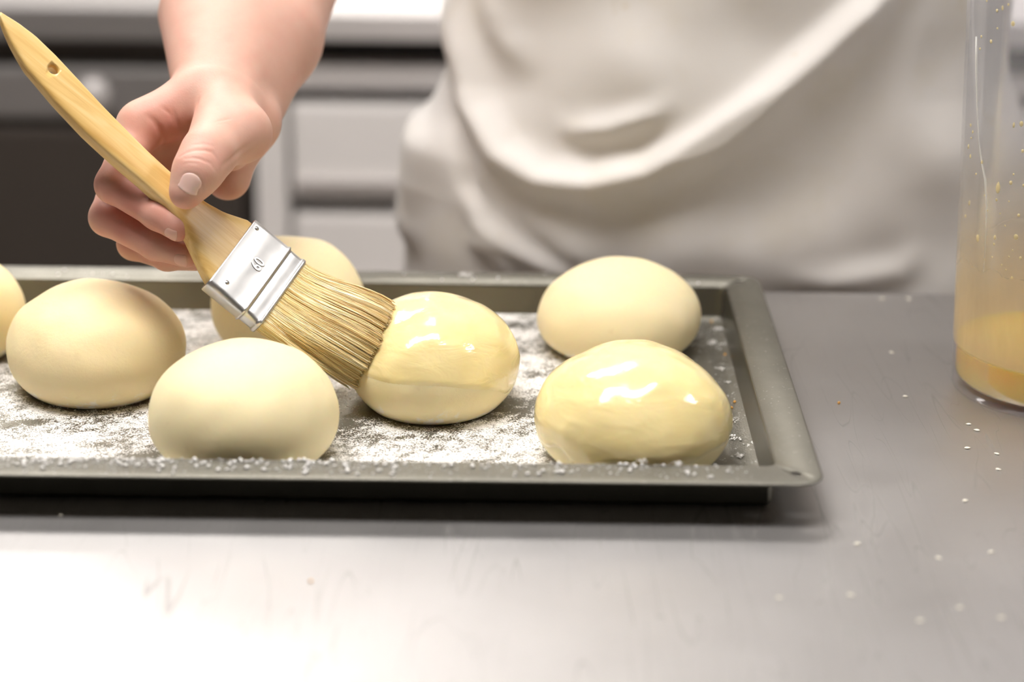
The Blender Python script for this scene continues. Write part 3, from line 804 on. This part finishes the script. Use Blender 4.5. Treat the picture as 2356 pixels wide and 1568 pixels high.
def sdf_base(X):
    X = np.asarray(X, np.float64)
    gs = {}
    for g, lst in PR.items():
        D = None
        for a, b, r0, r1 in lst:
            ab = b - a; t = np.clip((X - a) @ ab / (ab @ ab), 0, 1)
            dd = np.linalg.norm(X - a - t[..., None] * ab, axis=-1) - (r0 + t * (r1 - r0))
            D = dd if D is None else smin(D, dd, KG[g])
        gs[g] = D
    D = smin(gs['arm'], gs['thumb'], 6)
    fg = gs['index']
    for g in ('middle', 'ring', 'little'): fg = smin(fg, gs[g], 1.6)
    D = smin(D, fg, 4)
    return D
def on_skin(px, py):
    D = P(px, py, 1.0) - CAM; D /= np.linalg.norm(D); q = CAM + D * 1180
    for _ in range(80):
        e = float(sdf_base(q[None])[0]); q = q + D * e * 0.9
        if e < 0.05: break
    return q
# creases: thin grooves pressed into the skin surface
GR = []
def groove(pts, r, dep):
    pts = np.array(pts, float); tt = np.linspace(0, len(pts) - 1, 4 * (len(pts) - 1) + 1)
    pp = [on_skin(np.interp(t, np.arange(len(pts)), pts[:, 0]), np.interp(t, np.arange(len(pts)), pts[:, 1])) for t in tt]; n = len(pp) - 1
    for i, (a, b) in enumerate(zip(pp[:-1], pp[1:])): GR.append((a, b, r, dep, i / n, (i + 1) / n))
groove([(412, 361), (430, 350), (448, 345), (470, 345), (488, 350), (501, 368)], 0.8, 0.9)
groove([(424, 365), (440, 363), (457, 364), (484, 375), (495, 391)], 0.7, 0.8)
groove([(420, 377), (440, 374), (462, 377)], 0.6, 0.5)
groove([(440, 334), (465, 330), (492, 336)], 0.8, 0.45)
groove([(411, 412), (420, 403), (435, 399), (452, 404), (463, 420), (467, 440)], 0.8, 0.6)
groove([(458, 226), (452, 245), (446, 262)], 1.2, 0.9)
groove([(340, 266), (356, 280), (366, 296), (374, 320), (376, 350)], 1.6, 1.5)
groove([(395, 250), (405, 275), (415, 300)], 1.0, 0.7)
groove([(370, 245), (392, 262), (405, 290)], 1.0, 0.6)
groove([(570, 335), (550, 350), (533, 364), (514, 382)], 1.3, 1.2)
groove([(494, 281), (515, 276), (533, 271)], 0.6, 0.45)
groove([(498, 288), (520, 282)], 0.6, 0.4)
groove([(328, 452), (342, 456), (358, 453)], 0.9, 0.9)
groove([(224, 418), (232, 456), (246, 476)], 0.9, 0.5)
groove([(330, 560), (326, 575), (330, 590)], 0.7, 0.45)
groove([(322, 556), (318, 570), (321, 584)], 0.7, 0.4)
groove([(300, 500), (294, 512)], 0.7, 0.4)
def sdf_at(X):
    X = np.asarray(X, np.float64); D = sdf_base(X); G0 = np.zeros(D.shape)
    for a, b, r, dep, t0, t1 in GR:
        if np.linalg.norm(b - a) > 9: continue
        m_ = np.linalg.norm(X - (a + b) / 2, axis=-1) < 10
        if not m_.any(): continue
        X_ = X[m_]
        ab = b - a; t = np.clip((X_ - a) @ ab / max(ab @ ab, 1e-6), 0, 1)
        dd = np.linalg.norm(X_ - a - t[..., None] * ab, axis=-1)
        G0[m_] = np.maximum(G0[m_], dep * np.exp(-(dd / (r * 1.2)) ** 2) * (0.2 + 0.8 * np.sin(np.pi * (t0 + t * (t1 - t0)))))
    D = D + G0
    return D
allp = np.array([q for l in PR.values() for a, b, r0, r1 in l for q in (a - r0 - 6, a + r0 + 6, b - r1 - 6, b + r1 + 6)])
lo, hi = allp.min(0), allp.max(0); hi[1] = min(hi[1], 1575)
# evaluate coarsely first, then only near the surface
HV = 0.9
def field(lo, hi, h):
    n = np.ceil((hi - lo) / h).astype(int) + 1
    hc = h * 6; nc = np.ceil(n / 6).astype(int)
    Fd = np.full(tuple(nc * 6), 99.0, np.float32)
    ci = np.stack(np.meshgrid(*[np.arange(k) for k in nc], indexing='ij'), -1).reshape(-1, 3)
    cc = lo + (ci * 6 + 2.5) * h
    dc = sdf_base(cc)
    near = np.abs(dc) < hc * 1.05
    sub = np.stack(np.meshgrid(*[np.arange(6)] * 3, indexing='ij'), -1).reshape(-1, 3)
    Fb = Fd.reshape(nc[0], 6, nc[1], 6, nc[2], 6)
    far_in = ci[(~near) & (dc < 0)]
    Fb[far_in[:, 0], :, far_in[:, 1], :, far_in[:, 2], :] = -99
    mids = np.array([(g[0] + g[1]) / 2 for g in GR])
    dm = np.full(len(ci), 1e9)
    for q in mids: dm = np.minimum(dm, ((cc - q) ** 2).sum(1))
    gro = dm < 15.0 ** 2
    jobs = [(sdf_base, c[k:k + 2000]) for c in [ci[near & ~gro]] for k in range(0, len(c), 2000)] + [(sdf_at, c[k:k + 2000]) for c in [ci[near & gro]] for k in range(0, len(c), 2000)]
    for fn, q in jobs:
        X = lo + (q[:, None, :] * 6 + sub[None]) * h
        Fb[q[:, 0], :, q[:, 1], :, q[:, 2], :] = fn(X).reshape(-1, 6, 6, 6)
    return Fd
Fd = field(lo, hi, HV)
sV, sQ = surface_nets(Fd, lo, HV)
person = empty('person', (160, 1620, Z0))
tag(person, 'person in white apron and jacket brushing a bun with the right hand', 'person')
body = mesh('body', sV, sQ, MT['skin'], person); body['label'] = 'bare forearm and hand gripping the brush'
red = np.zeros(len(sV))
for (q, s_, a_) in ((J(462, 366, 1258), 11, .34), (J(425, 460, 1255), 9, .28), (J(330, 470, 1275), 20, .30), (J(410, 530, 1275), 12, .34), (J(430, 588, 1285), 14, .30), (J(240, 470, 1290), 22, .22),
                    (J(395, 300, 1320), 24, .38), (J(350, 310, 1312), 16, .25), (J(300, 430, 1285), 18, .22), (J(270, 530, 1300), 20, .25), (J(520, 270, 1300), 14, .18), (J(540, 420, 1335), 18, .12), (J(330, 590, 1310), 20, .28)):
    red += a_ * np.exp(-((sV - q) ** 2).sum(1) / (2 * (s_ * 0.75) ** 2))
red += 0.05 * Noise(77, 18)(sV)
at = body.data.attributes.new('redness', 'FLOAT', 'POINT'); at.data.foreach_set('value', np.clip(red * 1.35, 0, 0.75).astype(np.float32))
# nails lie on the finger surface
def nail(c, ax, nrm, L, Wd, mat='nail'):
    """c rough centre, ax towards the tip, nrm outwards"""
    ax = ax / np.linalg.norm(ax); nrm = nrm - ax * (nrm @ ax); nrm /= np.linalg.norm(nrm); sd = np.cross(ax, nrm)
    nu, nv = 17, 15; U = np.linspace(-1, 1, nu); Vv = np.linspace(-1, 1, nv); V = []
    Q0 = []
    for u in U:
        for v in Vv:
            wv = Wd * (1 - 0.16 * max(0, -u) ** 3)
            tip = (1 - 0.30 * v * v) if u > 0 else (1 - 0.35 * v * v)
            Q0.append(c + ax * (L * u * tip) + sd * (wv * v) + nrm * 10)
    Q0 = np.array(Q0)
    for _ in range(24): Q0 = Q0 - nrm * (sdf_base(Q0) * 0.9)[:, None]
    for layer, offs in ((0, 0.22), (1, -0.9)):
        for i, u in enumerate(U):
            for j, v in enumerate(Vv):
                edge_ = max(abs(u), abs(v)) ** 8; back = 0.5 * max(0, -u) ** 6
                V.append(Q0[i * nv + j] + nrm * (offs - (0.32 * edge_ + back if layer == 0 else 0) + (0.25 * u ** 4 if (u > 0 and layer == 0) else 0)))
    V = np.array(V); n1 = nu * nv; Fc = []
    for i in range(nu - 1):
        for j in range(nv - 1):
            k = i * nv + j
            Fc.append((k, k + nv, k + nv + 1, k + 1)); Fc.append((n1 + k, n1 + k + 1, n1 + k + nv + 1, n1 + k + nv))
    bd = [j for j in range(nv)] + [i * nv + nv - 1 for i in range(1, nu)] + [(nu - 1) * nv + j for j in range(nv - 2, -1, -1)] + [i * nv for i in range(nu - 2, 0, -1)]
    for i in range(len(bd)):
        a_, b_ = bd[i], bd[(i + 1) % len(bd)]; Fc.append((a_, b_, n1 + b_, n1 + a_))
    return mesh('fingernail', V, Fc, MT[mat], body)
TOC = -FW
nail(J(436, 430, 1259), J(427, 444, 1259) - J(452, 398, 1262), TOC * 0.9 + RI * 0.25 + UP * 0.25, 6.0, 6.2)
nail(J(410, 526, 1279), J(409, 524, 1279) - J(362, 492, 1283), TOC * 0.75 - UP * 0.75, 4.6, 4.3, 'nail2')
nail(J(430, 587, 1290), J(428, 586, 1290) - J(358, 562, 1298), TOC * 0.85 - UP * 0.55, 4.6, 4.3, 'nail2')

# ------------------------------------------------------------------ apron and clothes
XC, YC = 165.0, 1625.0
def half_width(z):
    return np.interp(z, [-900, -500, -120, -30, 0, 40, 70, 100, 130, 200, 330, 520], [215, 235, 252, 250, 249, 245, 238, 226, 216, 211, 215, 225])
FOLDS = []
def fold(pts, amp, wid, wid2=None, tp=0.4):
    q = np.array([YP(x, y, 1490) for x, y in pts])[:, [0, 2]]; FOLDS.append((q, amp, wid, wid2 or wid, tp))
fold([(2200, -190), (1990, 0), (1880, 100), (1760, 200), (1620, 300), (1490, 375), (1370, 408), (1260, 405), (1170, 360), (1100, 270), (1065, 120), (1050, -20)], 17, 9, 17, 0.12)
fold([(1035, 150), (1045, 330), (1075, 450), (1150, 530)], -7, 8, 9)
fold([(1575, 195), (1500, 250), (1410, 285), (1330, 300), (1250, 290)], 8, 9, 9)
fold([(1050, 440), (1110, 540), (1200, 590), (1300, 640), (1400, 680)], 9, 9, 12)
fold([(1060, 560), (1140, 600), (1230, 690)], 6, 8, 9)
fold([(960, 330), (950, 430), (930, 560), (925, 680)], 12, 9, 11, 0.25)
fold([(1180, 470), (1290, 560), (1420, 640)], 6, 10, 16)
fold([(2160, 560), (2060, 620), (1900, 640), (1760, 620)], 5, 12, 14)
fold([(1100, -40), (1150, 100), (1230, 210)], 5, 12, 12)
fold([(2140, -20), (2080, 200), (2020, 400)], 4, 20, 20)
fold([(1430, 520), (1560, 560), (1700, 560), (1830, 500)], 3, 20, 20)
cl1, cl2 = Noise(41, 150, 2), Noise(43, 60, 2)
def cloth(x, z):
    p = np.stack([x, z], -1); D = 2.0 * cl1(p) + 0.5 * cl2(p)
    for q, amp, w1, w2, tp in FOLDS:
        best = np.full(x.shape, 1e9); sg = np.zeros(x.shape); tb_ = np.zeros(x.shape)
        n = len(q) - 1
        for i in range(n):
            a, b = q[i], q[i + 1]; ab = b - a
            t = np.clip(((x - a[0]) * ab[0] + (z - a[1]) * ab[1]) / (ab @ ab), 0, 1)
            dx, dz = x - a[0] - t * ab[0], z - a[1] - t * ab[1]; d_ = np.hypot(dx, dz)
            cr = ab[0] * dz - ab[1] * dx
            m_ = d_ < best; best = np.where(m_, d_, best); sg = np.where(m_, np.sign(cr), sg); tb_ = np.where(m_, (i + t) / n, tb_)
        w = np.where(sg < 0, w1, w2)      # side of the crease
        D += amp * np.exp(-(best / w) ** 2) * sstep(0, tp, tb_) * sstep(0, tp, 1 - tb_)
    return D
nu, nv = 230, 240
phi = np.radians(np.linspace(-12, 192, nu)); zz = np.linspace(-420, 360, nv)
ph, zg = np.meshgrid(phi, zz, indexing='ij')
hw = half_width(zg)
ax_ = XC - hw * np.cos(ph)
bulge = 148 + 6 * np.cos((zg - 60) / 160)
sp = np.sin(ph); ay_ = YC - np.sign(sp) * np.abs(sp) ** 0.75 * bulge
ay_ += 12 * sstep(0, -40, zg) * 0
dsp = cloth(ax_, zg)
nx_, ny_ = -np.cos(ph), -np.sin(ph)
V = np.stack([ax_ + nx_ * dsp, ay_ + ny_ * dsp, zg], -1)
V[..., 1] = np.where((zg < 4), np.maximum(V[..., 1], TE + 4), V[..., 1])
V[..., 1] = np.maximum(V[..., 1], TE + 4)
Fc = [(i * nv + j, i * nv + j + 1, (i + 1) * nv + j + 1, (i + 1) * nv + j) for i in range(nu - 1) for j in range(nv - 1)]
ap = mesh('apron', V.reshape(-1, 3), flip(Fc), MT['apron'], person); ap['label'] = 'off-white cotton apron with draped folds and faint stains'
so = ap.modifiers.new('thick', 'SOLIDIFY'); so.thickness = 0.0015; so.offset = -1
# jacket body, sleeve
R = []
na = 72; a = np.linspace(0, 2 * np.pi, na, endpoint=False); jn = Noise(51, 120)
for z in np.linspace(-150, 560, 50):
    k = np.interp(z, [-150, 400, 500, 560], [1, 1, 0.93, 0.55])
    rx, ry_ = (half_width(z) - 14) * k, 132 * k
    p = np.stack([XC + rx * np.cos(a), YC + ry_ * np.sin(a), np.full(na, z)], -1)
    p += np.stack([np.cos(a), np.sin(a), 0 * a], -1) * (3 * jn(p))[:, None]; R.append(p)
mesh('jacket', *rings(R), MT['jacket'], person)
shoulder = np.array([-40.0, 1630.0, 500.0])
tt = np.linspace(0, 1, 16); c0 = elbow + [4, 8, 40]
mesh('sleeve', *tube([elbow + (shoulder - elbow) * t for t in np.linspace(0.12, 1.0, 16)], [66 + 6 * math.sin(9 * t) + 8 * t for t in tt], 28), MT['jacket'], person)
cap_u = [elbow + (shoulder - elbow) * t for t in np.linspace(0.0, 0.5, 6)]
for sx in (-105, 105):
    mesh('trouser_leg', *tube([(XC + sx, YC, z) for z in np.linspace(-130, Z0 + 40, 12)], np.linspace(118, 75, 12), 28), MT['trousers'], person)
    V, Fc = lathe([(1, 0), (46, 0), (48, 20), (44, 50), (38, 62), (1, 62)], (0, 0, 0), 28, True)
    V = np.array(V); V[:, 1] = np.where(V[:, 1] < 0, V[:, 1] * 3.2, V[:, 1] * 1.4)
    V[:, 2] *= np.where(V[:, 1] < -60, 0.7, 1.0)
    mesh('shoe', V + [XC + sx, YC + 10, Z0], Fc, MT['gap'], person)

# ------------------------------------------------------------------ plastic jug of beaten egg
JB = G(2193, 885)
JR = 62.0
JC = np.array([JB[0] + JR, JB[1], 0.0])
def jr(z): return JR + 0.045 * z
prof = [(0.5, 3), (40, 3), (JR - 3, 3.0), (JR - 2.2, 0.6), (JR - 0.6, 0.0), (JR, 1.2)] + [(jr(z), z) for z in np.linspace(4, 262, 30)] + [(jr(262) + 3, 264), (jr(262) + 3, 268), (jr(262) - 1, 269)] + \
       [(jr(z) - 2.0, z) for z in np.linspace(266, 7.5, 30)] + [(JR - 4, 5.4), (0.5, 5.4)]
jug = empty('plastic_jug', JC); tag(jug, 'tall translucent plastic jug holding beaten egg on the right of the table', 'jug')
V, Fc = lathe(prof, JC, 128, True)
mesh('jug_wall', V, Fc, MT['plastic'], jug)
egg = empty('beaten_egg', JC + [0, 0, 5.8]); tag(egg, 'yellow beaten egg in the bottom of the plastic jug', 'egg')
LV = 30.0
V, Fc = lathe([(0.5, 5.8), (JR - 5, 5.8), (JR - 2.6, 8.0)] + [(jr(z) - 2.35, z) for z in np.linspace(9, LV, 8)] + [(jr(LV) - 4, LV - 0.6), (0.5, LV - 0.8)], JC, 128, True)
mesh('liquid', V, Fc, MT['liquid'], egg)
pf = [(613, 78, 12, 13), (561, 35, 8, 9), (579, 26, 7, 12), (541, 136, 9, 10), (509, 120, 6, 8), (505, 160, 6, 7), (562, 93, 5, 6), (465, 253, 11, 13), (458, 250, 6, 8), (641, 406, 11, 14), (616, 410, 6, 14),
      (645, 495, 8, 9), (474, 410, 6, 9), (481, 432, 5, 8), (467, 480, 8, 13), (473, 512, 6, 12), (511, 532, 8, 11), (492, 570, 4, 6), (615, 571, 5, 6), (606, 599, 9, 11), (564, 615, 15, 30), (648, 608, 6, 8),
      (559, 655, 6, 8), (632, 706, 8, 9), (470, 665, 6, 15), (457, 708, 5, 9), (497, 780, 14, 20), (554, 778, 8, 13), (623, 777, 13, 15), (551, 800, 6, 7), (638, 846, 8, 9), (610, 911, 8, 10), (576, 868, 4, 5), (590, 884, 4, 5),
      (600, 842, 4, 5), (530, 690, 3, 5), (520, 640, 3, 4), (587, 740, 4, 5), (571, 700, 3, 4), (545, 842, 4, 5), (598, 15, 6, 7), (527, 3, 5, 6), (476, 452, 4, 5), (600, 660, 3, 4), (520, 850, 3, 4), (612, 820, 3, 4)]
# one sphere mesh shared by the drops
def sphere_pts(n=12, m=7):
    a = np.linspace(0, 2 * np.pi, n, endpoint=False)
    return [np.stack([math.sin(t) * np.cos(a), math.sin(t) * np.sin(a), np.full(n, math.cos(t))], -1) for t in np.linspace(0.12, math.pi - 0.12, m)]
SV, SF = rings(sphere_pts())
def on_jug(px, py):
    D = P(px, py, 1.0) - CAM; D /= np.linalg.norm(D); q = CAM + D * 1150
    for _ in range(300):
        e = math.hypot(q[0] - JC[0], q[1] - JC[1]) - jr(q[2]) + 2.0
        if e < 0.02: break
        q = q + D * max(e * 0.5, 0.02)
        if q[1] > JC[1]: return None
    n = np.array([q[0] - JC[0], q[1] - JC[1], 0]); return q, n / np.linalg.norm(n)
for cx, cy, w, h in pf:
    r = on_jug(1900 + cx / 1.4254, cy / 1.4254)
    if r is None: continue
    q, n = r; tx = np.cross([0, 0, 1], n)
    sc = 1367 / FPX / 1.4254 / 2
    c = q - n * 0.25
    tear = np.where(SV[:, 2] > 0, 1 - 0.35 * SV[:, 2], 1.0) if h > w * 1.5 else np.ones(len(SV))
    V = c + np.outer(SV[:, 0] * w * sc * 1.25 * tear, tx) + np.outer(SV[:, 1] * 0.55, n) + np.outer(SV[:, 2] * h * sc * 1.25, [0, 0, 1])
    mesh('egg_drop', V, SF, MT['egglight'], egg)
pts = [on_jug(1900 + x / 1.4254, y / 1.4254) for x, y in ((492, 120), (492, 200), (494, 300), (497, 400), (500, 460), (510, 530), (522, 590), (527, 680), (524, 760), (520, 840), (514, 940))]
pts = [p[0] - p[1] * 0.3 for p in pts if p is not None]
mesh('egg_trickle', *tube(pts, [0.5 + 0.25 * math.sin(i * 1.3) for i in range(len(pts))], 8), MT['trickle'], egg)

# ------------------------------------------------------------------ sesame seeds and crumbs on the table
n_ = 14; sr = []
for t in np.linspace(0.02, 1, 9):
    x = -1.75 + 3.5 * t; w = 1.05 * math.sin(math.pi * t ** 1.25) ** 0.8 + 0.02
    a = np.linspace(0, 2 * np.pi, n_, endpoint=False); sr.append(np.stack([np.full(n_, x), w * np.cos(a), 0.45 * w * np.sin(a) + 0.46], -1))
seedV, seedF = rings(sr)
seed_me = None
SEEDS = [(2030, 686, 'sesame seed at the far table edge, left one of two by the apron'), (2090, 687, 'sesame seed at the far table edge, right one of two by the apron'),
         (2051, 810, 'lone sesame seed midway between tray and jug, farther of two'), (2083, 911, 'lone sesame seed midway between tray and jug, nearer of two'),
         (2228, 975, 'sesame seed closest to the jug base, left one of a pair'), (2247, 989, 'sesame seed closest to the jug base, right one of a pair'),
         (2226, 1030, 'sesame seed in front of the jug, left of two level seeds'), (2293, 1043, 'sesame seed in front of the jug, upper of two at the right'),
         (2297, 1079, 'sesame seed in front of the jug, lower of two at the right'), (2221, 1151, 'lone sesame seed below the cluster in front of the jug'),
         (1973, 1250, 'faint blurred sesame seed nearest the tray corner'), (2160, 1283, 'blurred sesame seed left of another at the same level'),
         (2281, 1269, 'blurred sesame seed near the right edge above the foreground group'), (1793, 1374, 'pale blurred seed in the foreground below the tray corner'),
         (2207, 1397, 'blurred foreground sesame seed in the middle of three'), (2303, 1420, 'blurred foreground sesame seed nearest the bottom right corner'),
         (2117, 1427, 'blurred foreground sesame seed leftmost of three'), (1958, 1368, 'very faint blurred seed in the bright foreground'),
         (140, 1184, 'single sesame seed in the dark shadow under the tray front')]
for i, (px, py, lab) in enumerate(SEEDS):
    g = G(px, py, 0.4)
    if seed_me is None:
        o = mesh('sesame_seed', seedV, seedF, MT['seed']); seed_me = o.data
    else:
        o = bpy.data.objects.new('sesame_seed', seed_me); COL.objects.link(o)
    o.location = Vector((g[0], g[1], 0.02)) * MM; o.rotation_euler = (0, 0, random.uniform(-0.7, 0.7) + (3.14 if random.random() < .5 else 0))
    s_ = random.uniform(1.0, 1.2); o.scale = (s_, s_, s_)
    tag(o, lab, 'sesame seed', 'sesame seeds on the table')
CRUMBS = [(1930, 927, 0, 'tiny orange crumb on the table between tray and seeds'), (1637, 740, FZ, 'orange crumb in the far right corner of the tray'), (1668, 816, FZ, 'orange crumb by the right tray wall beside the back bun'),
          (1690, 925, FZ, 'orange crumb by the right tray wall beside the front bun'), (1683, 938, FZ, 'small orange crumb against the front right bun'), (715, 1337, 0, 'orange crumb on the bright foreground table')]
ico = None
for px, py, z, lab in CRUMBS:
    g = G(px, py, z + 0.4)
    if ico is None:
        bm = bmesh.new(); bmesh.ops.create_icosphere(bm, subdivisions=2, radius=0.9 * MM)
        for v in bm.verts: v.co *= random.uniform(0.75, 1.2)
        ico = bpy.data.meshes.new('bread_crumb'); bm.to_mesh(ico); bm.free(); ico.materials.append(MT['crumb'])
    o = bpy.data.objects.new('bread_crumb', ico); COL.objects.link(o); o.location = Vector((g[0], g[1], z + 0.75)) * MM
    o.rotation_euler = (random.random() * 3, random.random() * 3, 0)
    tag(o, lab, 'crumb', 'orange crumbs')
